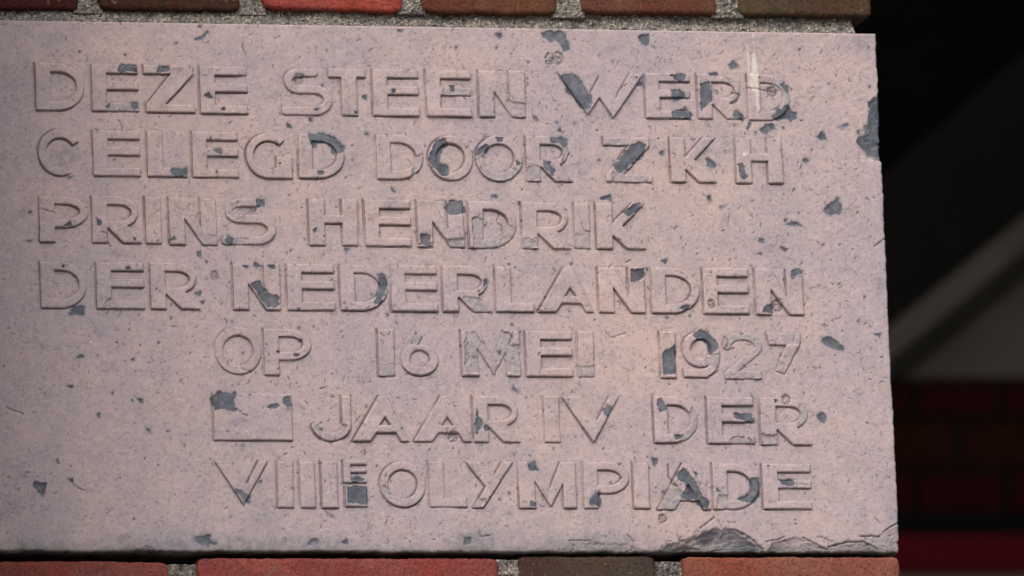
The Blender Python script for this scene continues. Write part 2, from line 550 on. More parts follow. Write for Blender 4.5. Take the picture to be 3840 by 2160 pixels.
CHIPS = {
 1: [[(875, 545), (905, 490), (1035, 490), (1040, 545)], [(1180, 548), (1200, 500), (1285, 498), (1278, 550)],
     [(1465, 292), (1515, 270), (1572, 235), (1550, 298), (1500, 312)], [(790, 815), (835, 768), (815, 815)],
     [(985, 775), (1035, 770), (1050, 825), (1000, 828)], [(1535, 725), (1570, 702), (1608, 752), (1560, 742)],
     [(1660, 832), (1690, 812), (1702, 840)], [(2360, 818), (2408, 818), (2402, 846), (2368, 842)],
     [(2328, 888), (2366, 884), (2366, 926), (2330, 922)], [(2163, 920), (2212, 962), (2202, 977), (2168, 957)],
     [(1287, 1272), (1415, 1275), (1412, 1320), (1350, 1332), (1285, 1325)], [(508, 1335), (568, 1322), (520, 1352)],
     [(1600, 1122), (1675, 1125), (1672, 1165), (1610, 1150)], [(1620, 1280), (1642, 1280), (1642, 1322), (1625, 1312)],
     [(930, 405), (960, 405), (955, 435), (935, 432)], [(585, 380), (618, 385), (600, 402)], [(1490, 190), (1525, 190), (1520, 210), (1495, 210)]],
 2: [[(2040, 240), (2220, 234), (2265, 258), (2262, 300), (2290, 340), (2286, 385), (2250, 388), (2232, 330), (2180, 300), (2070, 272)],
     [(1722, 255), (1770, 248), (1778, 292), (1740, 282)], [(1418, 342), (1442, 345), (1440, 372), (1422, 370)],
     [(298, 1010), (400, 1010), (500, 1025), (560, 1080), (608, 1125), (592, 1157), (510, 1157), (500, 1100), (450, 1060), (345, 1060), (328, 1108), (308, 1050)],
     [(378, 1300), (425, 1284), (432, 1320), (390, 1327)],
     [(1290, 1052), (1352, 1027), (1387, 1080), (1320, 1103), (1285, 1160), (1275, 1220), (1300, 1270), (1370, 1300), (1363, 1337), (1310, 1325), (1252, 1270), (1228, 1190), (1240, 1110)],
     [(1572, 1140), (1650, 1095), (1682, 1115), (1662, 1162), (1578, 1172)], [(1720, 1040), (1797, 1033), (1780, 1082), (1730, 1080)],
     [(1875, 1205), (1928, 1240), (1878, 1262)], [(2130, 1033), (2200, 1026), (2278, 1060), (2272, 1102), (2240, 1112), (2210, 1082), (2135, 1086)],
     [(2093, 1213), (2122, 1223), (2168, 1300), (2160, 1332), (2093, 1262)], [(938, 675), (972, 675), (968, 706), (942, 705)],
     [(718, 720), (757, 713), (757, 757), (728, 750)], [(2008, 868), (2042, 880), (2058, 922), (2028, 922)],
     [(1375, 640), (1420, 636), (1415, 690), (1382, 695)], [(655, 840), (685, 845), (680, 868), (660, 866)],
     [(2190, 990), (2215, 952), (2230, 1000)], [(975, 220), (1030, 225), (1025, 245), (990, 240)]],
 3: [[(12, 560), (100, 550), (240, 735), (246, 800), (205, 852), (160, 800), (75, 690), (30, 642)], [(573, 655), (640, 570), (642, 655)],
     [(818, 570), (870, 560), (947, 565), (942, 600), (900, 627), (855, 600)], [(838, 673), (900, 665), (952, 705), (905, 752), (828, 757), (850, 710)],
     [(838, 842), (950, 820), (1008, 870), (996, 907), (940, 900), (850, 882)],
     [(1045, 610), (1130, 610), (1146, 700), (1142, 760), (1100, 820), (1060, 846), (1055, 720)], [(1110, 552), (1180, 545), (1202, 565), (1130, 577)],
     [(1288, 872), (1320, 834), (1390, 870), (1397, 905), (1380, 917), (1340, 882)], [(1652, 628), (1690, 618), (1742, 685), (1715, 717), (1665, 650)],
     [(1588, 882), (1620, 840), (1680, 830), (1720, 788), (1746, 845), (1807, 850), (1792, 890), (1750, 912), (1700, 890), (1620, 907)],
     [(583, 275), (610, 250), (677, 250), (672, 322), (655, 352), (620, 320)], [(1268, 492), (1310, 448), (1342, 500), (1290, 512)],
     [(1398, 965), (1430, 920), (1447, 920), (1422, 1015), (1405, 1002)], [(1503, 987), (1550, 928), (1622, 938), (1627, 972), (1550, 1002)],
     [(1928, 1030), (1985, 988), (2012, 1050), (1960, 1067)], [(2088, 962), (2180, 928), (2192, 945), (2110, 972)],
     [(2348, 740), (2410, 698), (2480, 700), (2490, 1250), (2440, 1242), (2360, 1212), (2300, 1150), (2248, 1080), (2330, 1060), (2318, 1000), (2340, 930), (2338, 850)],
     [(2238, 985), (2267, 978), (2267, 1022), (2243, 1012)], [(2290, 950), (2315, 940), (2330, 960), (2300, 985)],
     [(398, 1272), (480, 1170), (550, 1090), (600, 1060), (657, 1090), (642, 1170), (560, 1202), (470, 1292), (420, 1312)],
     [(748, 1147), (790, 1130), (787, 1172), (760, 1177)], [(1103, 1195), (1150, 1210), (1202, 1260), (1170, 1282), (1120, 1252)],
     [(1343, 1245), (1370, 1228), (1400, 1290), (1427, 1350), (1390, 1367), (1350, 1332)], [(1818, 1207), (1850, 1188), (1882, 1215), (1855, 1237)],
     [(1460, 1000), (1490, 990), (1480, 1015)], [(2325, 645), (2350, 650), (2338, 668)], [(2310, 345), (2345, 350), (2330, 375)]],
 4: [[(718, 232), (772, 260), (767, 302), (728, 300)], [(478, 302), (525, 263), (552, 297)], [(1930, 93), (1997, 93), (2002, 152), (1930, 152)],
     [(1683, 402), (1730, 373), (1767, 395), (1745, 432), (1700, 432)], [(1488, 490), (1522, 478), (1512, 532), (1493, 527)],
     [(1543, 550), (1577, 560), (1560, 587)], [(1888, 725), (1945, 703), (2000, 790), (2112, 850), (2117, 917), (2028, 917), (1978, 850)],
     [(1813, 590), (1877, 600), (1872, 627), (1833, 615)], [(1918, 560), (1972, 600), (1940, 612), (1913, 600)],
     [(2008, 590), (2062, 590), (2077, 620), (2050, 637)], [(538, 930), (590, 893), (647, 898), (642, 977), (518, 972)],
     [(568, 1297), (620, 1263), (642, 1287)], [(978, 1302), (1022, 1288), (1010, 1322)], [(1000, 380), (1042, 400), (1008, 417)],
     [(1283, 412), (1310, 378), (1327, 407)], [(2078, 1245), (2112, 1238), (2105, 1267)], [(2208, 1263), (2262, 1263), (2257, 1287), (2218, 1287)],
     [(208, 190), (242, 180), (225, 212)], [(195, 405), (240, 402), (222, 420)], [(940, 612), (975, 605), (985, 628), (945, 630)],
     [(1490, 800), (1520, 785), (1512, 825), (1492, 825)], [(1512, 870), (1545, 862), (1530, 890)], [(2262, 152), (2290, 150), (2278, 172)],
     [(2365, 335), (2392, 318), (2385, 362)]],
 5: [[(1338, 160), (1390, 103), (1470, 108), (1507, 190), (1482, 212), (1370, 217), (1360, 180)], [(1145, 358), (1247, 355), (1242, 452), (1150, 447)],
     [(343, 332), (375, 308), (382, 350), (350, 362)], [(583, 460), (642, 460), (600, 507)], [(1893, 108), (1917, 108), (1912, 148), (1895, 140)],
     [(1690, 65), (1738, 58), (1742, 85), (1700, 88)],
     [(845, 638), (870, 633), (912, 710), (892, 830), (850, 902), (818, 902), (825, 850), (855, 760)], [(1630, 700), (1660, 698), (1672, 740), (1640, 762)],
     [(1733, 1240), (1770, 1233), (1762, 1277)], [(1540, 1275), (1582, 1278), (1560, 1302)], [(938, 0), (975, 42), (945, 32)],
     [(1585, 785), (1610, 780), (1600, 810)], [(905, 960), (928, 965), (915, 985)], [(945, 15), (968, 48), (950, 35)]],
 6: [[(463, 200), (545, 130), (622, 123), (600, 162), (500, 237)], [(528, 615), (632, 613), (632, 690), (545, 722), (535, 680)],
     [(1743, 640), (1810, 618), (1817, 650), (1765, 677), (1750, 707), (1738, 680)], [(1518, 952), (1560, 898), (1602, 893), (1592, 957)],
     [(878, 932), (930, 888), (987, 905), (960, 937)], [(773, 1230), (862, 1193), (877, 1280), (877, 1432), (783, 1437), (773, 1330)],
     [(998, 1112), (1060, 1088), (1140, 1108), (1207, 1190), (1207, 1230), (1150, 1272), (1133, 1220), (1120, 1180), (1080, 1157), (1030, 1147)],
     [(1973, 192), (2010, 140), (2100, 72), (2137, 120), (2142, 190), (2080, 213), (2000, 207)], [(1698, 285), (1770, 253), (1843, 302), (1780, 302)],
     [(1978, 1150), (2040, 1138), (2090, 1170), (2148, 1225), (2080, 1243), (2000, 1190)], [(1500, 390), (1542, 388), (1537, 432), (1505, 420)],
     [(1478, 507), (1530, 488), (1520, 522)], [(1100, 70), (1142, 58), (1152, 112), (1120, 112)], [(1193, 140), (1242, 150), (1210, 173)],
     [(758, 560), (812, 543), (800, 587)], [(2368, 1108), (2422, 1110), (2415, 1142)], [(1908, 1358), (1945, 1368), (1935, 1388)],
     [(2288, 820), (2312, 828), (2300, 862)], [(288, 90), (382, 53), (392, 112), (350, 100)], [(1655, 455), (1730, 470), (1700, 490)],
     [(2230, 1025), (2265, 990), (2255, 1030)], [(1975, 1045), (2000, 1035), (2010, 1055)], [(2300, 90), (2320, 80), (2335, 100)]],
 7: [[(1573, 107), (1640, 53), (1720, 68), (1778, 75), (1760, 130), (1788, 200), (1770, 222), (1700, 190), (1610, 192)],
     [(2118, 95), (2190, 83), (2203, 180), (2170, 208), (2130, 150)], [(2008, 182), (2095, 148), (2117, 165), (2080, 192)],
     [(498, 10), (562, 10), (540, 42)], [(833, 62), (867, 48), (850, 87)], [(1008, 88), (1082, 120), (1075, 147), (1040, 120)],
     [(258, 742), (352, 740), (335, 820), (320, 842), (270, 782)], [(508, 710), (552, 708), (562, 742), (530, 737)],
     [(1098, 325), (1132, 340), (1137, 372), (1110, 357)], [(1763, 790), (1820, 793), (1840, 818), (1897, 850), (1880, 902), (1840, 890)],
     [(1450, 1165), (1600, 1128), (1570, 1190), (1640, 1200), (1560, 1230), (1500, 1215)], [(2390, 335), (2440, 330), (2435, 362)],
     [(735, 225), (755, 215), (748, 260)], [(430, 555), (450, 600), (440, 612), (422, 575)]],
 8: [[(600, 770), (760, 765), (765, 920), (595, 910)], [(628, 722), (680, 688), (752, 720), (745, 742), (640, 742)],
     [(1568, 160), (1590, 190), (1612, 270), (1622, 310), (1590, 402), (1580, 390), (1575, 260)], [(1633, 325), (1670, 308), (1677, 350), (1650, 362)],
     [(1953, 590), (2030, 585), (2057, 655), (1965, 657)], [(1983, 885), (2037, 890), (2030, 927), (1980, 927)], [(458, 985), (500, 983), (522, 1022)],
     [(2438, 917), (2470, 818), (2512, 798), (2512, 927)], [(1488, 1148), (1557, 1148), (1545, 1207), (1488, 1212)], [(1843, 40), (1865, 13), (1902, 67)],
     [(300, 1215), (330, 1160), (415, 1165), (400, 1215)], [(560, 1190), (615, 1165), (620, 1215)], [(1820, 815), (1845, 815), (1832, 842)]],
 9: [[(733, 112), (760, 98), (803, 170), (792, 225), (740, 247)], [(848, 380), (900, 383), (933, 415), (870, 422)],
     [(1288, 225), (1460, 218), (1468, 287), (1400, 287), (1310, 250)], [(1603, 115), (1642, 120), (1625, 147)],
     [(1928, 240), (1970, 203), (2013, 230), (1992, 287), (1945, 272)], [(328, 200), (360, 158), (393, 180), (350, 242)],
     [(868, 660), (920, 628), (962, 690), (1012, 760), (1052, 840), (1133, 920), (1120, 947), (1060, 932), (1040, 880), (918, 862), (980, 830), (970, 760), (930, 720), (880, 692)],
     [(688, 555), (742, 558), (737, 612), (710, 627)], [(998, 655), (1038, 680), (1030, 702)],
     [(1440, 698), (1502, 708), (1507, 850), (1470, 892), (1370, 897), (1325, 880), (1440, 852), (1466, 780)],
     [(1638, 720), (1760, 713), (1783, 760), (1760, 772), (1660, 762)], [(430, 600), (472, 598), (445, 622)],
     [(760, 815), (795, 810), (790, 842)], [(1175, 790), (1205, 815), (1185, 822)], [(1440, 80), (1465, 110), (1455, 135)]],
}
FLAKES = {
 1: [[(790, 775), (1050, 768), (1052, 838), (800, 838)]],
 2: [[(1575, 1160), (1665, 1160), (1700, 1260), (1770, 1290), (1860, 1290), (1890, 1310), (1820, 1362), (1720, 1355), (1630, 1290)],
     [(1962, 1258), (2020, 1250), (2082, 1275), (2070, 1365), (1965, 1362)], [(1785, 770), (1955, 800), (1958, 885), (1850, 885)],
     [(1308, 640), (1540, 635), (1545, 715), (1310, 715)], [(1090, 1240), (1170, 1160), (1190, 1230), (1090, 1350)], [(2240, 1100), (2310, 1120), (2290, 1230), (2220, 1250)]],
 3: [[(1155, 560), (1340, 560), (1345, 620), (1300, 620)], [(1300, 640), (1360, 720), (1300, 785), (1280, 740)], [(1620, 600), (1745, 720), (1740, 840), (1660, 800)],
     [(900, 660), (990, 680), (990, 745), (900, 745)], [(330, 1030), (540, 1030), (540, 1095), (345, 1095)], [(370, 1305), (690, 1305), (690, 1368), (370, 1368)]],
 4: [[(1690, 85), (1780, 85), (1790, 160), (1760, 240), (1700, 200)], [(1500, 365), (1640, 370), (1640, 435), (1530, 435)], [(1780, 390), (1880, 395), (1870, 432), (1760, 440)],
     [(790, 860), (850, 850), (840, 915), (795, 915)]],
 5: [[(1532, 228), (1645, 268), (1650, 385), (1800, 402), (1830, 310), (1888, 310), (1882, 385), (1800, 455), (1535, 460)], [(2328, 350), (2385, 342), (2442, 345), (2442, 465), (2325, 465)],
     [(850, 1345), (970, 1335), (968, 1427), (845, 1427)],
     [(1475, 1090), (1530, 1100), (1600, 1195), (1700, 1180), (1830, 1085), (1865, 1200), (1917, 1222), (1917, 1420), (1805, 1420), (1800, 1250), (1715, 1400), (1600, 1240), (1595, 1410), (1480, 1410)],
     [(1010, 1080), (1210, 1100), (1230, 1180), (1050, 1190)], [(1090, 440), (1490, 400), (1490, 455), (1400, 455)], [(1930, 370), (2050, 420), (2050, 465), (1930, 465)],
     [(1480, 840), (1600, 830), (1680, 940), (1560, 940)]],
 6: [[(1240, 1090), (1540, 1090), (1560, 1450), (1240, 1450)], [(1600, 1330), (1700, 1340), (1700, 1440), (1590, 1440)], [(1130, 1260), (1210, 1260), (1200, 1400), (1090, 1340)],
     [(1600, 1100), (1840, 1110), (1820, 1190), (1700, 1190)], [(140, 1350), (270, 1370), (260, 1435), (145, 1435)]],
 8: [[(1560, 850), (1650, 880), (1610, 930), (1550, 930)], [(330, 290), (440, 330), (620, 320), (560, 430), (420, 420)], [(870, 780), (940, 800), (1000, 900), (900, 880)]],
 9: [[(870, 560), (1010, 150), (1040, 300), (1010, 420), (930, 420), (1000, 320)], [(740, 760), (870, 760), (930, 860), (1050, 945), (740, 945)],
     [(1170, 840), (1320, 880), (1500, 880), (1480, 945), (1165, 945)], [(1780, 715), (1880, 720), (1880, 770), (1780, 770)], [(1830, 130), (1905, 240), (1860, 330), (1800, 330)],
     [(1285, 420), (1410, 390), (1465, 445), (1285, 445)], [(1510, 380), (1620, 400), (1630, 455), (1520, 455)]],
}
for wn, L in CHIPS.items():
    for P in L:
        add_poly(chip_d, pmm(wn, P))
for wn, L in FLAKES.items():
    for P in L:
        add_poly(flake_d, pmm(wn, P), .3)
# small unmeasured nicks scattered between the letters
for i in range(170):
    x = rng.uniform(-380, ST_R - 4); z = rng.uniform(ST_BOT + 4, ST_TOP - 4)
    if x < -300 and rng.random() < .6:
        continue
    r = rng.uniform(.5, 1.5); a = rng.uniform(0, 6.28); e = rng.uniform(.35, 1)
    t = np.linspace(0, 6.283, 9)[:-1]
    rr = r * rng.uniform(.6, 1.3, 8)
    P = np.stack([x + rr * np.cos(t) * math.cos(a) - e * rr * np.sin(t) * math.sin(a), z + rr * np.cos(t) * math.sin(a) + e * rr * np.sin(t) * math.cos(a)], -1)
    s = sub(P, 3)
    chip_d[s] = np.minimum(chip_d[s], sd_poly(RX[s], RZ[s], P) + .3 * edge_n[s])
fea = .25 + 1.0 * sst(.1, .6, fbm(RX, RZ, 11, 6, 3))
chip = sst(fea, -fea, chip_d)
flake = sst(.5, -.5, flake_d)
halo = .75 * sst(2.6, 0, chip_d) * sst(-.35, .35, fbm(RX, RZ, 7, 7, 3))

# bluish stains (soft, no depth)
for wn, x, y, rx, ry, k in [(1, 470, 1180, 130, 90, .8), (1, 120, 640, 160, 260, .35), (1, 570, 380, 60, 40, .4), (2, 780, 360, 90, 60, .2), (4, 880, 500, 70, 40, .6), (4, 740, 1080, 60, 40, .6),
                           (4, 780, 760, 90, 130, .5), (4, 170, 190, 120, 60, .4), (5, 940, 130, 70, 60, .7), (5, 2000, 620, 120, 60, .25), (3, 2250, 330, 180, 110, .6), (3, 1500, 300, 160, 60, .4),
                           (3, 420, 380, 160, 60, .3), (6, 2420, 760, 50, 220, .7), (6, 2440, 200, 40, 200, .4), (7, 220, 900, 260, 180, .3), (7, 1500, 1200, 420, 60, .8), (8, 300, 1200, 400, 50, .8), (8, 1600, 1180, 260, 70, .7),
                           (9, 300, 1200, 350, 60, .8), (9, 2520, 900, 60, 260, .6), (9, 840, 850, 120, 110, .7), (3, 1700, 870, 140, 60, .5), (2, 640, 1240, 80, 80, .6), (6, 1580, 430, 160, 90, .4),
                           (9, 1480, 280, 90, 200, .3), (8, 900, 820, 60, 80, .5), (7, 1000, 1190, 300, 60, .6), (7, 300, 1200, 300, 50, .5), (3, 1480, 830, 110, 60, .5), (1, 1640, 1190, 90, 60, .5)]:
    cx, cz = mm(wn, x, y)
    sx, sz = rx * .095, ry * .095
    stain = np.maximum(stain, k * np.exp(-(((RX - cx) / sx) ** 2 + ((RZ - cz) / sz) ** 2) + .8 * edge_n))
stain = np.clip(np.maximum(stain, halo) + .35 * sst(.25, .7, fbm(RX, RZ, 45, 3, 4)), 0, 1)

# short curved fossil marks and pits
pts = []
for i in range(3600):
    x = rng.uniform(-392, ST_R); z = rng.uniform(ST_BOT, ST_TOP)
    dens = .35 + .65 * sst(-330, -180, x) + .4 * fbm(np.array([x]), np.array([z]), 60, 1)[0]
    if rng.random() > dens:
        continue
    L = rng.choice([rng.uniform(1, 2.5), rng.uniform(2, 4), rng.uniform(3, 7)], p=[.5, .35, .15])
    a = rng.normal(1.35, 1.1); kx = rng.normal(0, .38); s0 = rng.uniform(.1, 1.0) ** 1.8
    r = rng.uniform(.12, .42)
    ps = np.arange(-L / 2, L / 2 + .01, .3)
    th = a + kx * ps
    xs = x + np.cumsum(np.cos(th)) * .3; zs = z + np.cumsum(np.sin(th)) * .3
    tp = 1 - np.abs(ps / (L / 2 + .2)) ** 3
    for q in range(len(ps)):
        pts.append((xs[q], zs[q], r * tp[q] + .1, s0 * tp[q]))
for i in range(1500):
    pts.append((rng.uniform(-392, ST_R), rng.uniform(ST_BOT, ST_TOP), rng.uniform(.15, .5), rng.uniform(.3, 1)))
# shell outlines: long faint arcs
for i in range(46):
    x = rng.uniform(-330, ST_R - 10); z = rng.uniform(ST_BOT + 10, ST_TOP - 10); R = rng.uniform(3, 11); a0 = rng.uniform(0, 6.28); da = rng.uniform(1.2, 3.6)
    e = rng.uniform(.4, 1); ro = rng.uniform(0, 3.14)
    for t in np.arange(0, da, .3 / R):
        u, v = R * math.cos(a0 + t), e * R * math.sin(a0 + t)
        j = .25 * math.sin(9 * t + i)
        pts.append((x + (u + j) * math.cos(ro) - v * math.sin(ro), z + u * math.sin(ro) + (v + j) * math.cos(ro), .14, .38 + .2 * math.sin(5 * t)))


def splat(field, pts):
    P = np.array(pts)
    ci = np.round((P[:, 0] - GX[0]) / STEP).astype(int); cj = np.round((P[:, 1] - GZ[0]) / STEP).astype(int)
    K = 4
    for di in range(-K, K + 1):
        for dj in range(-K, K + 1):
            ii = ci + di; jj = cj + dj
            ok = (ii >= 0) & (jj >= 0) & (ii < len(GX)) & (jj < len(GZ))
            d = np.hypot(GX[0] + ii * STEP - P[:, 0], GZ[0] + jj * STEP - P[:, 1])
            v = P[:, 3] * sst(P[:, 2] + .42, P[:, 2] - .25, d)
            np.maximum.at(field, (ii[ok], jj[ok]), v[ok])


splat(mark, pts)
wx = RX + 4 * fbm(RX, RZ, 9, 2, 2); wz = RZ + 4 * fbm(RX, RZ, 9, 5, 2)
vein = sst(.055, .0, np.abs(fbm(wx, wz, 7, 1, 3))) * sst(.12, .5, fbm(RX, RZ, 17, 6, 3))
vein2 = sst(.07, .0, np.abs(fbm(wx + 60, wz, 3.6, 4, 2))) * sst(.1, .5, fbm(RX, RZ, 11, 0, 3))
mark = np.maximum(mark, np.clip(.5 * vein + .42 * vein2, 0, .6))


def polyline(wn, P, r, s, wob=.35):
    P = pmm(wn, P); out = []
    for (a, b) in zip(P[:-1], P[1:]):
        n = max(2, int(np.hypot(*(b - a)) / .3))
        for t in np.linspace(0, 1, n):
            q = a + (b - a) * t
            j = wob * float(vn(q[0:1], q[1:2], 2.5, 3)[0])
            out.append((q[0] + j, q[1] + j, r * (0.6 + .6 * abs(math.sin(q[0] * .7))), s))
    return out


CRACKS = [(9, [(1310, 1098), (1400, 1138), (1460, 1178), (1530, 1245)], .8), (9, [(1560, 1187), (1650, 1175), (1692, 1153)], .35), (9, [(1840, 1158), (1940, 1213), (2012, 1245)], .5),
          (9, [(1970, 1153), (2062, 1190)], .3), (9, [(2030, 1228), (2150, 1198), (2290, 1188), (2405, 1250)], .7), (9, [(2270, 1148), (2412, 1150)], .6), (9, [(2440, 1120), (2500, 1075), (2562, 1043)], .5),
          (9, [(1060, 1087), (1165, 1008)], .4), (9, [(1198, 1028), (1222, 1082)], .25), (6, [(2375, 452), (2452, 388)], .4), (8, [(1600, 1108), (1617, 1150), (1692, 1144)], .35), (8, [(2290, 1183), (2440, 1180)], .3),
          (9, [(510, 1135), (560, 1195)], .3), (9, [(70, 1182), (230, 1182)], .3), (7, [(1785, 190), (1830, 230), (1868, 252)], .35), (5, [(1740, 195), (1755, 215), (1735, 260), (1770, 300), (1790, 330)], .3),
          (1, [(895, 910), (925, 960), (915, 1020)], .3), (4, [(770, 340), (808, 360), (812, 420), (840, 455)], .3), (4, [(1815, 1335), (1825, 1380), (1900, 1400)], .25), (1, [(1830, 330), (1855, 420)], .35),
          (7, [(40, 180), (130, 210), (180, 228)], .25), (7, [(540, 735), (590, 790), (640, 800)], .3), (3, [(1415, 665), (1500, 678), (1560, 690), (1640, 680)], .35), (3, [(1560, 665), (1600, 700), (1650, 690)], .35),
          (9, [(815, 610), (820, 700), (850, 745), (885, 778)], .45), (6, [(160, 280), (180, 330), (225, 345)], .3), (4, [(310, 165), (370, 195), (415, 195)], .22), (3, [(1300, 700), (1360, 720), (1330, 770), (1285, 785)], .4),
          (8, [(1090, 1030), (1085, 1090), (1105, 1150)], .22), (6, [(340, 1080), (380, 1140), (500, 1105)], .18), (5, [(1520, 1180), (1500, 1220), (1530, 1290), (1500, 1340)], .3), (5, [(1860, 1090), (1830, 1195), (1870, 1210)], .3)]
cp = []
for wn, P, s in CRACKS:
    cp += polyline(wn, P, .2 + s * .55, min(1, .35 + s))
splat(groove, cp)
mark = np.maximum(mark, groove * .75)
# dark fossil knots
for wn, x, y, r in [(1, 2252, 600, 38), (2, 2135, 440, 40), (2, 2200, 440, 42), (6, 1140, 888, 26), (6, 1640, 900, 40), (4, 1620, 670, 30), (9, 775, 1020, 32), (9, 1705, 120, 34), (8, 1405, 400, 36), (3, 1600, 690, 34)]:
    cx, cz = mm(wn, x, y)
    d = np.hypot(RX - cx, (RZ - cz) * .85) / (r * .095)
    k = sst(1.25, .8, d + .25 * edge_n)
    rip = .5 + .5 * np.sin(d * 9 + 3 * fbm(RX, RZ, 3, 4, 2) * 3)
    mark = np.maximum(mark, k * np.where(d > .82, .7, rip * .6))
    drop += k * (.5 + .8 * rip)
# bird lime
for P in ([(1411, 335), (1419, 328), (1431, 555), (1419, 560)], [(1451, 405), (1462, 392), (1474, 400), (1492, 545), (1497, 670), (1502, 722), (1482, 735), (1462, 702), (1425, 640), (1430, 556), (1448, 540)],
          [(1474, 720), (1490, 715), (1500, 820), (1490, 838), (1482, 800)], [(1376, 1155), (1400, 1148), (1420, 1150), (1415, 1172), (1395, 1185), (1378, 1178)], [(1488, 1115), (1493, 1112), (1500, 1150), (1495, 1152)],
          [(1452, 255), (1460, 250), (1465, 330), (1458, 332)], [(1440, 1000), (1452, 940), (1456, 942), (1446, 1002)]):
    P = pmm(3, P); s = sub(P, 2)
    white[s] = np.maximum(white[s], sst(.3, -.25, sd_poly(RX[s], RZ[s], P) + .25 * edge_n[s]))
for wn, x, y in [(1, 1360, 438), (1, 878, 822), (1, 2075, 662), (2, 740, 795), (4, 685, 1170), (7, 1170, 605), (7, 268, 468), (9, 2505, 330), (1, 1890, 575), (7, 665, 662)]:
    cx, cz = mm(wn, x, y)
    white = np.maximum(white, .75 * sst(1.1, .3, np.hypot(RX - cx, RZ - cz)))

# broken arrises: (window, polygon, depth mm, chip amount)
SPALL = [(9, [(700, 1262), (800, 1205), (900, 1160), (1050, 1118), (1110, 1088), (1290, 1093), (1400, 1145), (1540, 1262), (1540, 1340), (700, 1340)], 6.0, 1.0),
         (9, [(1535, 1262), (1600, 1190), (1700, 1158), (1850, 1165), (1950, 1215), (2040, 1225), (2150, 1195), (2290, 1188), (2410, 1262), (2410, 1340), (1535, 1340)], 2.4, .22),
         (9, [(2400, 1262), (2300, 1185), (2270, 1148), (2430, 1125), (2500, 1072), (2600, 1030), (2680, 1000), (2680, 1340), (2400, 1340)], 1.7, .1),
         (9, [(2480, 1080), (2555, 985), (2640, 980), (2640, 1060), (2560, 1045)], 1.6, .45),
         (9, [(-60, 1262), (60, 1190), (250, 1180), (500, 1200), (700, 1262), (700, 1340), (-60, 1340)], 1.3, .22),
         (7, [(1000, 1262), (1100, 1200), (1170, 1220), (1180, 1262), (1180, 1340), (1000, 1340)], 2.2, .5),
         (3, [(2240, 1200), (2250, 1080), (2330, 1000), (2345, 740), (2410, 690), (2600, 690), (2600, 1260), (2440, 1245)], 1.6, 0.0)]
spall = np.zeros(RX.shape)
sflake = .3 * flake * sst(.3, .7, .5 + .5 * fbm(RX, RZ, 6, 2, 3))
for wn, P, dep, ca in SPALL:
    P = pmm(wn, P); s = sub(P, 3)
    d = sd_poly(RX[s], RZ[s], P) + 1.9 * edge_n[s] + 1.2
    k = sst(.4, -.6, d) if dep < 5 else sst(1.5, -2.5, d + 1.5 * edge_n[s])
    rg = np.abs(fbm(RX[s] * .6 + RZ[s] * .8, RZ[s] * 1.5 - RX[s] * .4, 13, 6, 4))
    dd = k * dep * (.3 + .7 * np.clip(-d / 10, 0, 1)) * (.55 + 1.5 * rg) + k * .9 * sst(.06, 0, rg)
    spall[s] = np.maximum(spall[s], dd)
    sflake[s] = np.maximum(sflake[s], k * (.55 if ca else 0))
    chip[s] = np.maximum(chip[s], k * ca * (0.65 + .5 * fbm(RX[s], RZ[s], 14, 1, 3)))
chip = np.clip(chip, 0, 1)

# ------------------------------------------------------------------ letters
LH = 2.3            # relief of the letters, mm
TAU = np.linspace(0, 2 * math.pi, 57)[:-1]


def ell(cx, cy, rx, ry):
    return [(cx + rx * math.cos(t), cy + ry * math.sin(t)) for t in TAU]


def dshape(x0, y0, x1, y1, cx):
    """rectangle with a half-elliptic right side"""
    cy, ry = (y0 + y1) / 2, (y1 - y0) / 2
    return [(x0, y0), (cx, y0)] + [(cx + (x1 - cx) * math.cos(t), cy + ry * math.sin(t)) for t in np.linspace(-math.pi / 2, math.pi / 2, 27)] + [(cx, y1), (x0, y1)]


def rect(x0, y0, x1, y1):
    return [(x0, y0), (x1, y0), (x1, y1), (x0, y1)]


def arc(cx, cy, rx, ry, a0, a1, n=18):
    return [(cx + rx * math.cos(math.radians(a)), cy + ry * math.sin(math.radians(a))) for a in np.linspace(a0, a1, n)]


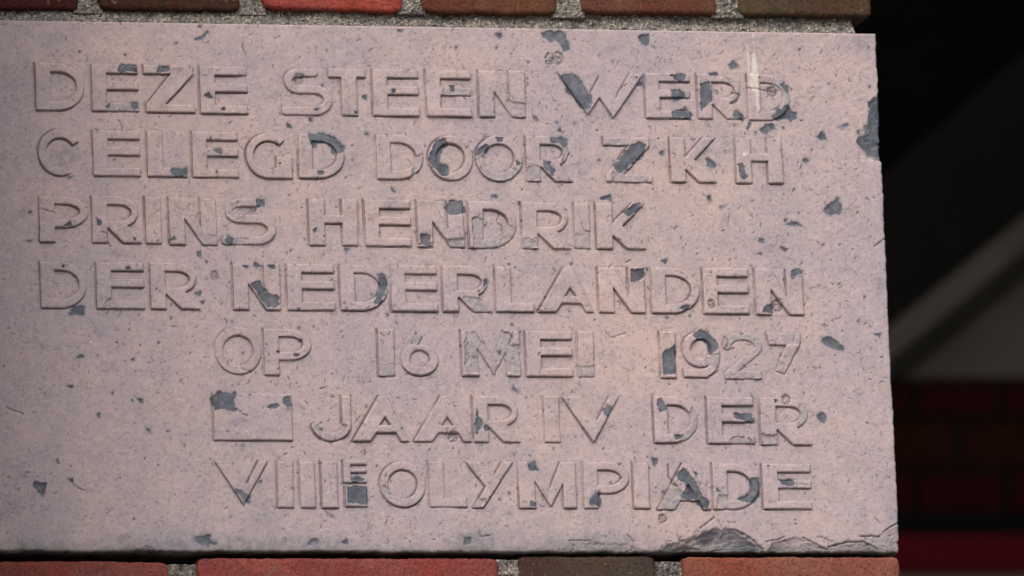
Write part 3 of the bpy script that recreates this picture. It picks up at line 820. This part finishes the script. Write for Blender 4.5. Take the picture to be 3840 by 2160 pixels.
# ('+', polygon) adds, ('-', polygon) cuts, ('s', path, half width as share of the height); unit box, y downwards
GLYPH = {
 'D': [('+', dshape(0, 0, 1, 1, .42)), ('-', dshape(.31, .18, .835, .805, .45))],
 'E': [('+', rect(0, 0, .32, 1)), ('+', rect(0, 0, 1, .185)), ('+', rect(0, .36, 1, .54)), ('+', rect(0, .82, 1, 1))],
 'Z': [('+', rect(0, 0, .98, .185)), ('+', rect(.03, .825, 1, 1)), ('+', [(.60, .1), (.98, .1), (.98, .19), (.38, .88), (.03, .9), (.03, .86)])],
 'S': [('s', [(.64, .09), (.33, .09)] + arc(.33, .27, .235, .18, -90, -270) + arc(.62, .68, .285, .23, -90, 90) + [(.02, .91)], .09)],
 'T': [('+', rect(0, 0, 1, .19)), ('+', rect(.34, 0, .77, 1))],
 'N': [('+', rect(0, 0, 1, 1)), ('-', [(.33, .46), (.33, 1.1), (.78, 1.1), (.70, 1)]), ('-', [(.34, -.03), (.655, -.03), (.655, .60)])],
 'W': [('+', [(0, 0), (.178, 0), (.364, .47), (.49, .06), (.667, .55), (.84, 0), (1, 0), (.623, 1), (.473, .54), (.326, .94)])],
 'R': [('+', rect(0, 0, .31, 1)), ('+', dshape(0, 0, .93, .68, .5)), ('-', dshape(.31, .185, .80, .53, .55)),
       ('+', [(.2, .53), (.6, .53), (.72, .64), (1, 1), (.62, 1), (.33, .69), (.2, .69)])],
 'P': [('+', rect(0, 0, .315, 1)), ('+', dshape(0, 0, 1, .68, .5)), ('-', dshape(.315, .17, .82, .505, .52))],
 'O': [('+', ell(.5, .5, .5, .5)), ('-', ell(.5, .5, .32, .32))],
 'C': [('+', ell(.54, .5, .54, .5)), ('-', ell(.56, .5, .36, .32)), ('-', [(.56, .5), (1.4, .05), (1.4, .95), (.75, .95)])],
 'G': [('+', ell(.5, .5, .5, .5)), ('+', rect(.42, .82, 1, 1)), ('-', ell(.5, .49, .33, .32)), ('-', [(.5, .5), (.98, .02), (1.2, .1), (1.2, .5)]), ('+', rect(.66, .52, 1, 1))],
 'K': [('+', rect(0, 0, .32, 1)), ('+', [(.3, .45), (.33, .43), (.73, 0), (.985, 0), (.52, .5), (1, 1), (.6, 1), (.33, .72), (.3, .72)])],
 'H': [('+', rect(0, 0, .33, 1)), ('+', rect(.68, 0, 1, 1)), ('+', rect(0, .345, 1, .52))],
 'I': [('+', rect(0, 0, 1, 1))],
 'L': [('+', rect(0, 0, .41, 1)), ('+', rect(0, .80, 1, 1))],
 'A': [('+', [(0, 1), (.49, 0), (.63, 0), (1, 1), (.86, 1), (.775, .81), (.43, .81), (.32, 1)]), ('-', [(.49, .645), (.587, .46), (.685, .645)])],
 'V': [('+', [(0, 0), (.30, 0), (.6, .53), (.83, 0), (1, 0), (.53, 1)])],
 'Y': [('+', [(0, 0), (.30, 0), (.6, .29), (.77, 0), (1, 0), (.34, 1), (.14, 1), (.41, .55)])],
 'M': [('+', [(0, 0), (.3, 0), (.54, .58), (.735, 0), (1, 0), (1, 1), (.77, 1), (.77, .47), (.545, .97), (.28, .42), (.29, 1), (0, 1)])],
 'J': [('+', rect(.77, 0, 1, .66)), ('s', arc(.5, .62, .40, .29, 0, 165), .09)],
 '6': [('+', ell(.5, .66, .5, .34)), ('+', [(.02, .6), (.16, .2), (.36, 0), (.62, .12), (.52, .28), (.42, .4)]), ('-', ell(.51, .575 + .06, .26, .185))],
 '9': [('+', ell(.5, .39, .5, .39)), ('-', ell(.5, .38, .27, .21)), ('+', rect(.03, .83, .68, 1)), ('s', arc(.5, .5, .42, .41, -10, 80), .09)],
 '2': [('s', arc(.5, .3, .42, .22, 180, 390) + [(.1, .9)], .085), ('+', rect(.02, .83, 1, 1))],
 '7': [('+', [(0, 0), (1, 0), (.98, .2), (.48, .92), (.22, .85), (.55, .28), (.06, .27)])],
}
# letter, window, left, top, right, bottom as read off the photograph
TEXT = [
 ('D', 1, 268, 475, 640, 830), ('E', 1, 693, 485, 1045, 835), ('Z', 1, 1088, 490, 1470, 845), ('E', 1, 1510, 500, 1870, 855), ('S', 1, 2145, 512, 2510, 866),
 ('T', 2, 470, 515, 750, 868), ('E', 2, 803, 520, 1150, 872), ('E', 2, 1207, 527, 1545, 876), ('N', 2, 1605, 532, 1955, 880), ('W', 3, -5, 550, 640, 888),
 ('E', 3, 648, 550, 985, 890), ('R', 3, 1042, 555, 1390, 894), ('D', 3, 1422, 560, 1742, 905),
 ('C', 1, 290, 975, 590, 1322), ('E', 1, 703, 985, 1060, 1325), ('L', 1, 1112, 985, 1410, 1330), ('E', 1, 1453, 992, 1800, 1335), ('G', 1, 1858, 1002, 2205, 1343), ('D', 2, 242, 1005, 590, 1342),
 ('D', 2, 832, 1015, 1187, 1350), ('O', 2, 1222, 1020, 1562, 1358), ('O', 2, 1580, 1022, 1935, 1364), ('R', 2, 1962, 1025, 2310, 1366), ('Z', 3, 335, 1032, 690, 1370), ('K', 3, 837, 1035, 1185, 1372), ('H', 3, 1332, 1037, 1682, 1380),
 ('P', 4, 297, 70, 670, 415), ('R', 4, 695, 70, 1070, 420), ('I', 4, 1098, 75, 1220, 425), ('N', 4, 1278, 80, 1640, 435), ('S', 4, 1695, 85, 2088, 435),
 ('H', 5, 322, 92, 690, 441), ('E', 5, 742, 97, 1090, 446), ('N', 5, 1140, 102, 1490, 452), ('D', 5, 1528, 107, 1888, 460), ('R', 5, 1930, 115, 2305, 465), ('I', 5, 2327, 118, 2442, 465), ('K', 6, 277, 122, 655, 467),
 ('D', 4, 305, 565, 655, 914), ('E', 4, 727, 567, 1090, 918), ('R', 4, 1137, 572, 1510, 920), ('N', 4, 1762, 577, 2117, 926), ('E', 4, 2168, 582, 2525, 930), ('D', 5, 558, 587, 915, 932), ('E', 5, 942, 592, 1290, 938),
 ('R', 5, 1333, 596, 1700, 940), ('L', 5, 1730, 600, 2015, 941), ('A', 5, 2045, 602, 2468, 944), ('N', 6, 293, 605, 642, 948), ('D', 6, 693, 607, 1055, 951), ('E', 6, 1084, 612, 1427, 956), ('N', 6, 1477, 616, 1838, 963),
 ('O', 4, 1622, 1055, 1978, 1412), ('P', 4, 1995, 1070, 2355, 1420), ('I', 5, 845, 1072, 970, 1425), ('6', 5, 1013, 1078, 1297, 1422), ('M', 5, 1474, 1082, 1915, 1425), ('E', 5, 1960, 1087, 2310, 1430), ('I', 5, 2352, 1087, 2475, 1432),
 ('I', 6, 760, 1090, 877, 1440), ('9', 6, 925, 1090, 1207, 1435), ('2', 6, 1245, 1096, 1525, 1447), ('7', 6, 1567, 1100, 1832, 1440),
 ('I', 7, 1612, 68, 2208, 422), ('J', 8, 335, 85, 640, 425), ('A', 8, 645, 86, 1072, 430), ('A', 8, 1108, 87, 1545, 432), ('R', 8, 1562, 88, 1925, 436), ('I', 8, 2097, 88, 2215, 437), ('V', 9, 20, 91, 456, 441),
 ('D', 9, 712, 92, 1045, 441), ('E', 9, 1116, 96, 1467, 446), ('R', 9, 1515, 101, 1905, 456),
 ('V', 7, 1622, 575, 2030, 910), ('I', 8, 85, 580, 205, 930), ('I', 8, 253, 580, 370, 931), ('I', 8, 417, 580, 540, 932), ('E', 8, 582, 575, 757, 742), ('I', 8, 597, 765, 763, 922), ('O', 8, 858, 582, 1205, 926), ('L', 8, 1232, 582, 1512, 926),
 ('Y', 8, 1507, 583, 1872, 930), ('M', 8, 1908, 584, 2340, 934), ('P', 9, 182, 586, 527, 936), ('I', 9, 558, 590, 677, 936), ('A', 9, 735, 596, 1140, 945), ('D', 9, 1158, 595, 1507, 942), ('E', 9, 1533, 600, 1900, 941)]


def glyph_box(wn, l, t, r, b):
    yp = -LH / 1000
    x0, x1 = mm(wn, l, (t + b) / 2, yp)[0], mm(wn, r, (t + b) / 2, yp)[0]
    z1, z0 = mm(wn, (l + r) / 2, t, yp)[1], mm(wn, (l + r) / 2, b, yp)[1]
    return x0, x1, z0, z1


def glyph_sd(ch, box, X, Z):
    x0, x1, z0, z1 = box
    W, Hh = x1 - x0, z1 - z0
    to = lambda P: np.array([(x0 + u * W, z1 - v * Hh) for u, v in P])
    s = np.full(X.shape, 9.0)
    for op in GLYPH[ch]:
        if op[0] == '+':
            s = np.minimum(s, sd_poly(X, Z, to(op[1])))
        elif op[0] == '-':
            s = np.maximum(s, -sd_poly(X, Z, to(op[1])))
        else:
            s = np.minimum(s, sd_line(X, Z, to(op[1])) - op[2] * Hh)
    return s


# groove added at the foot of every letter, shaped to give dark shadow lines
foot = np.full(RX.shape, 9.0)
for a in TEXT:
    bx = glyph_box(*a[1:])
    s_ = sub(np.array([(bx[0], bx[2]), (bx[1], bx[3])]), 4)
    foot[s_] = np.minimum(foot[s_], glyph_sd(a[0], bx, RX[s_], RZ[s_]))
fgx, fgz = np.gradient(foot, STEP)
side = np.clip(1.25 * np.maximum(-fgz, -.6 * fgx), .02, 1)          # cut deeper along the lower and left-hand edges
foot_cut = sst(1.35, .35, foot) * side * np.clip(.72 + 1.0 * fbm(RX, RZ, 26, 3, 3), .12, 1.15) * (1 - .6 * sst(.4, -.4, chip_d)) * (1 - .6 * sst(.4, -.4, flake_d))


# relief of the dressed face (mm, positive = outwards)
e_r = ST_R - RX; e_b = RZ - ST_BOT; e_t = ST_TOP - RZ
edge = np.minimum(np.minimum(e_r, e_b), e_t + .8)
rough_zone = .5 + .9 * sst(0, .5, fbm(RX, RZ, 55, 5, 3)) + .9 * sst(200, 275, RX) * sst(-20, 120, RZ) + .6 * sst(-140, -190, RZ)
Hs = .35 * fbm(RX, RZ, 70, 1, 3) + .14 * fbm(RX, RZ, 9, 4, 3) + .13 * rough_zone * fbm(RX, RZ, 2.6, 6, 3, .7)
Hs -= chip * np.clip(.35 + .65 * sst(0, -2.2, chip_d), 0, 1) * (1.0 + .25 * fbm(RX, RZ, 5, 3, 3))
Hs -= 2.2 * foot_cut
Hs -= .45 * mark * (groove < .05) + 1.6 * groove + drop + spall
Hs -= np.clip(1.3 - edge, 0, 1.3) ** 2 * .7 * (1 + .8 * fbm(RX, RZ, 6, 7, 2))
stain = np.clip(stain + .7 * np.exp(-e_b / 11) * sst(-.35, .3, fbm(RX, RZ, 18, 1, 4)), 0, 1)
green = np.clip(np.exp(-e_b / 2.2) * .9 + .35 * np.exp(-e_b / 9) * sst(-.1, .5, fbm(RX, RZ, 25, 2, 3)), 0, 1)


def bil(F, x, z):
    u = np.clip((x - GX[0]) / STEP, 0, len(GX) - 1.001); v = np.clip((z - GZ[0]) / STEP, 0, len(GZ) - 1.001)
    i = u.astype(int); j = v.astype(int); fu = u - i; fv = v - j
    return (F[i, j] * (1 - fu) + F[i + 1, j] * fu) * (1 - fv) + (F[i, j + 1] * (1 - fu) + F[i + 1, j + 1] * fu) * fv


def build_stone():
    XL = np.arange(ST_L, GX[0] - 1, 6.0)
    nl = len(XL)
    X = np.concatenate([np.repeat(XL[:, None], len(GZ), 1), RX]); Z = np.concatenate([np.repeat(GZ[None], nl, 0), RZ])
    pad = lambda F, v=0.0: np.concatenate([np.full((nl, len(GZ)), v), F])
    H = pad(Hs); H[:nl] = Hs[0, :].mean() * 0 + .35 * fbm(X[:nl], Z[:nl], 70, 1, 3)
    # slightly wandering arrises
    Xd = X + (.8 * fbm(Z, Z * 0, 16, 2) + .6 * fbm(Z, Z * 0 + 40, 3.4, 3, 3)) * sst(5, 0, ST_R - X) - .35 * pad(spall) * sst(4, 0, ST_R - X)
    Zd = Z + (.8 * fbm(X, X * 0, 14, 4) + .55 * fbm(X, X * 0 + 30, 3.4, 5, 3)) * sst(4, 0, Z - ST_BOT) + .22 * pad(spall) * sst(4, 0, Z - ST_BOT)
    NX, NZ = X.shape
    idx = np.arange(NX * NZ).reshape(NX, NZ)
    V = np.stack([Xd / 1000, -H / 1000, ZC + Zd / 1000], -1).reshape(-1, 3)
    F = [np.stack([idx[:-1, :-1], idx[1:, :-1], idx[1:, 1:], idx[:-1, 1:]], -1).reshape(-1, 4)]
    A = np.stack([pad(chip), pad(sflake), pad(mark), np.ones(X.shape)], -1).reshape(-1, 4)
    B = np.stack([pad(stain), pad(white), pad(green), np.ones(X.shape)], -1).reshape(-1, 4)
    ring = np.concatenate([idx[:, 0], idx[-1, 1:], idx[-2::-1, -1], idx[0, -2:0:-1]])
    zr = Z.reshape(-1)[ring]
    gr = (zr < ST_BOT + .3).astype(float)
    Vs, As, Bs = [V], [A], [B]
    prev = ring; base = len(V)
    for dep in (1.5, 5., 18., 64.):
        p = V[ring].copy()
        p[:, 1] = np.maximum(dep / 1000, p[:, 1] + .0008)
        p[:, 2] += np.where(gr > 0, .0004 * fbm(p[:, 0] * 1000, p[:, 0] * 0 + dep, 8, 3), 0)
        Vs.append(p)
        z1 = np.zeros(len(ring)); o1 = np.ones(len(ring))
        As.append(np.stack([z1, z1, z1, o1], -1)); Bs.append(np.stack([z1 + .3, z1, gr * .95, o1], -1))
        cur = np.arange(base, base + len(ring)); base += len(ring)
        F.append(np.stack([prev, np.roll(prev, -1), np.roll(cur, -1), cur], -1)[:, ::-1])
        prev = cur
    sm = np.ones(sum(len(f) for f in F), bool); sm[len(F[0]):] = False
    me = mesh_np('foundation_stone', np.concatenate(Vs), np.concatenate(F), sm, {'wearA': np.concatenate(As), 'wearB': np.concatenate(Bs)})
    return link('foundation_stone', me, M_STONE)


stone = tag(build_stone(), 'weathered pinkish grey stone tablet with seven lines of raised capitals', 'inscribed stone')

def letter(ch, wn, l, t, r, b, seed):
    g = .52
    x0, x1, z0, z1 = box = glyph_box(wn, l, t, r, b)
    xs = np.arange(x0 - 2, x1 + 2, g); zs = np.arange(z0 - 2, z1 + 2, g)
    X, Z = np.meshgrid(xs, zs, indexing='ij')
    s = glyph_sd(ch, box, X, Z)
    cd_ = bil(chip_d, X, Z); fd = bil(flake_d, X, Z)
    s = s + .22 * fbm(X, Z, 7, seed % 5, 3) + .12 * fbm(X, Z, 1.8, seed % 3, 2) + .25
    # nibbled arrises where the stone broke away
    s = np.maximum(s, np.where(bil(chip, X, Z) > .5, s + .35 * (1 + fbm(X, Z, 2.2, 3, 2)), s))
    gx, gz = np.gradient(s, g)
    nn = np.hypot(gx, gz) + 1e-6
    c4 = (s[:-1, :-1] + s[1:, :-1] + s[1:, 1:] + s[:-1, 1:]) / 4
    sel = c4 < 0
    if not sel.any():
        return
    idx = np.arange(X.size).reshape(X.shape)
    Q = np.stack([idx[:-1, :-1], idx[1:, :-1], idx[1:, 1:], idx[:-1, 1:]], -1)[sel]
    # boundary edges (used by one quad only), oriented
    E = np.concatenate([Q[:, [0, 1]], Q[:, [1, 2]], Q[:, [2, 3]], Q[:, [3, 0]]])
    key = E[:, 0].astype(np.int64) * X.size + E[:, 1]
    rev = E[:, 1].astype(np.int64) * X.size + E[:, 0]
    bd = E[~np.isin(key, rev)]
    bv = np.unique(bd)
    Xf, Zf = X.ravel().copy(), Z.ravel().copy()
    sv = s.ravel()
    st = np.clip(sv[bv] / nn.ravel()[bv], -1.1 * g, 1.1 * g)
    Xf[bv] -= st * (gx.ravel() / nn.ravel())[bv]
    Zf[bv] -= st * (gz.ravel() / nn.ravel())[bv]
    ck, fk = sst(.3, -.3, cd_).ravel(), sst(.4, -.4, fd).ravel()
    base = bil(Hs + 2.2 * foot_cut, Xf, Zf)
    low = .75 + .35 * fbm(Xf, Zf, 5, 2, 3)
    mid = LH * .34 + .5 * fbm(Xf, Zf, 4, 4, 3)
    n = .18 * fbm(Xf, Zf, 12, 5, 3) + .06 * fbm(Xf, Zf, 2, 6, 2)
    zone = 1 - .4 * sst(110, 200, Xf) * sst(90, 130, Zf) - .25 * sst(-100, -140, Zf)
    top = LH * zone * np.clip(.82 + .6 * fbm(Xf, Zf, 30, 3, 3), .42, 1.08) + n
    rnd = np.clip(1.0 + sv, 0, 1.0) ** 2 * .42 * (1 + .9 * fbm(Xf, Zf, 5, 1, 2))
    mk = bil(mark, Xf, Zf); gv = bil(groove, Xf, Zf)
    h = top * (1 - fk) + mid * fk
    h = h * (1 - ck) + low * ck
    h = h - rnd * (1 - ck) - .4 * mk - 1.2 * gv - bil(drop, Xf, Zf)
    h = np.maximum(h, base + .15)
    used = np.unique(Q)
    mp = np.full(X.size, -1); mp[used] = np.arange(len(used))
    V = np.stack([Xf[used] / 1000, -h[used] / 1000, ZC + Zf[used] / 1000], -1)
    nb = len(bv); mb = {int(v): i for i, v in enumerate(bv)}
    # the sides splay a little towards the ground of the stone
    gxn, gzn = (gx.ravel() / nn.ravel())[bv], (gz.ravel() / nn.ravel())[bv]
    B2 = np.stack([(Xf[bv] + gxn * .25) / 1000, np.full(nb, .0055), ZC / 1 + (Zf[bv] + gzn * .25) / 1000], -1)
    m2 = np.full(X.size, -1); m2[bv] = np.arange(nb) + len(used)
    F1 = mp[Q]
    F2 = np.stack([mp[bd[:, 1]], mp[bd[:, 0]], m2[bd[:, 0]], m2[bd[:, 1]]], -1)
    one = np.ones(len(used) + nb)
    cat = lambda a, z: np.concatenate([a[used], z])
    zb = np.zeros(nb)
    A = np.stack([cat(ck, zb), cat(fk, zb), cat(mk, zb), one], -1)
    Bq = np.stack([cat(bil(stain, Xf, Zf), zb), cat(bil(white, Xf, Zf), zb), cat(bil(green, Xf, Zf), zb), one], -1)
    sm = np.concatenate([np.ones(len(F1), bool), np.zeros(len(F2), bool)])
    me = mesh_np('letter', np.concatenate([V, B2]), np.concatenate([F1, F2]), sm, {'wearA': A, 'wearB': Bq})
    return link('letter', me, M_STONE, stone)


for i, a in enumerate(TEXT):
    letter(*a, i)

# ------------------------------------------------------------------ porch behind the corner: out of focus
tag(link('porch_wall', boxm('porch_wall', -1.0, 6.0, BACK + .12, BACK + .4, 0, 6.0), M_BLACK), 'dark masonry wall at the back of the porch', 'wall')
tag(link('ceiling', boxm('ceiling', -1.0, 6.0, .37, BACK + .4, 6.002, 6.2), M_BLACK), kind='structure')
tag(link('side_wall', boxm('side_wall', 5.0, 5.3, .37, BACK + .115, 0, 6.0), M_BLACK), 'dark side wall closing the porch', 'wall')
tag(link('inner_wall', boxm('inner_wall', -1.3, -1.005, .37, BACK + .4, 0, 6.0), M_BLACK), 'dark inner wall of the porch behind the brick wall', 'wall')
OPEN_R = 2.3
tag(link('front_wall', boxm('front_wall', OPEN_R, 6.0, .07, .36, 0, 6.0), M_FAR), 'brick wall on the far side of the opening', 'wall')
tag(link('lintel', boxm('lintel', -2.6, 6.0, .07, .36, 5.002, 6.0), M_FAR), 'brickwork above the opening', 'wall')


def prism(name, pix, y0, y1, mat, parent=None):
    """a slab whose outline on the plane y0 was read off the photograph, y1 - y0 thick"""
    P = [ray(a, b, y0) for a, b in pix]
    n = len(P)
    v = [tuple(p) for p in P] + [(p[0], y1, p[2]) for p in P]
    f = [list(range(n))[::-1], list(range(n, 2 * n))] + [[i, (i + 1) % n, n + (i + 1) % n, n + i] for i in range(n)]
    me = bpy.data.meshes.new(name)
    me.from_pydata(v, [], f)
    me.update()
    return link(name, me, mat, parent)


stair = bpy.data.objects.new('staircase', None)
col.objects.link(stair)
stair.location = (1.8, BACK, 0)
tag(stair, 'blurred grey concrete stair flight rising in the dark porch', 'staircase')


def sprism(name, pix, y0, y1, mat):
    o = prism(name, pix, y0, y1, mat, stair)
    o.matrix_parent_inverse = Matrix.Translation((-1.8, -BACK, 0))
    return o


sprism('stringer', [(2900, 1585), (4400, 352), (4400, 480), (2900, 1705)], BACK - .35, BACK - .05, M_CONC)
sprism('stair_panel', [(3408, 1412), (4400, 590), (4400, 1412)], BACK - .02, BACK + .115, M_PLASTER)
M_SHADE = plain_material('concrete with shade in its colour', (.13, .128, .118), (.16, .155, .145), 9)  # concrete darkened to stand in for the shade under the stringer
sprism('shade_strip', [(3280, 1412), (3280, 1394), (4400, 478), (4400, 588), (3407, 1412)], BACK - .015, BACK + .114, M_SHADE)  # fills the gap below the stringer, its shade put into the colour
sprism('balustrade_panel', [(2900, 1010), (4400, -300), (4400, 330), (2900, 1560)], BACK + .02, BACK + .1, M_DARK)

bw = bpy.data.objects.new('porch_brick_wall', None)
col.objects.link(bw)
bw.location = (1.8, BACK, 0)
tag(bw, 'dark blurred red brick wall under the stair in the porch', 'wall')
rows = [1420, 1574, 1763, 1942]
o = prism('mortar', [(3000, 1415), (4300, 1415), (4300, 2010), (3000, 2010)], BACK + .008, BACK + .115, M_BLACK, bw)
o.matrix_parent_inverse = Matrix.Translation((-1.8, -BACK, 0))
for r in range(3):
    ya, yb = rows[r] + 8, rows[r + 1] - 22
    st = [3429, 3595, 3440][r]
    for kx in range(-2, 3):
        x0 = st + kx * 332 + 16
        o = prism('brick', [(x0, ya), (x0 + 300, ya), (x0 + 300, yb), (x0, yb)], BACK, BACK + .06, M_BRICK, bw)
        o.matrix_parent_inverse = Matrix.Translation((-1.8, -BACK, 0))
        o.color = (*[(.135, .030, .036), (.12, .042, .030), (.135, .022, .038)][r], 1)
rb = bpy.data.objects.new('red_beam', None)
col.objects.link(rb)
rb.location = (1.8, BACK, 0)
tag(rb, 'red painted beam under the dark brick wall', 'beam')
for nm, pix, y0, y1, mt in (('web', [(2900, 2003), (4400, 2003), (4400, 2156), (2900, 2156)], BACK - .03, BACK + .115, M_RED),
                           ('flange', [(2900, 2157), (4400, 2157), (4400, 2190), (2900, 2190)], BACK - .06, BACK + .115, M_CONC)):
    o = prism(nm, pix, y0, y1, mt, rb)
    o.matrix_parent_inverse = Matrix.Translation((-1.8, -BACK, 0))
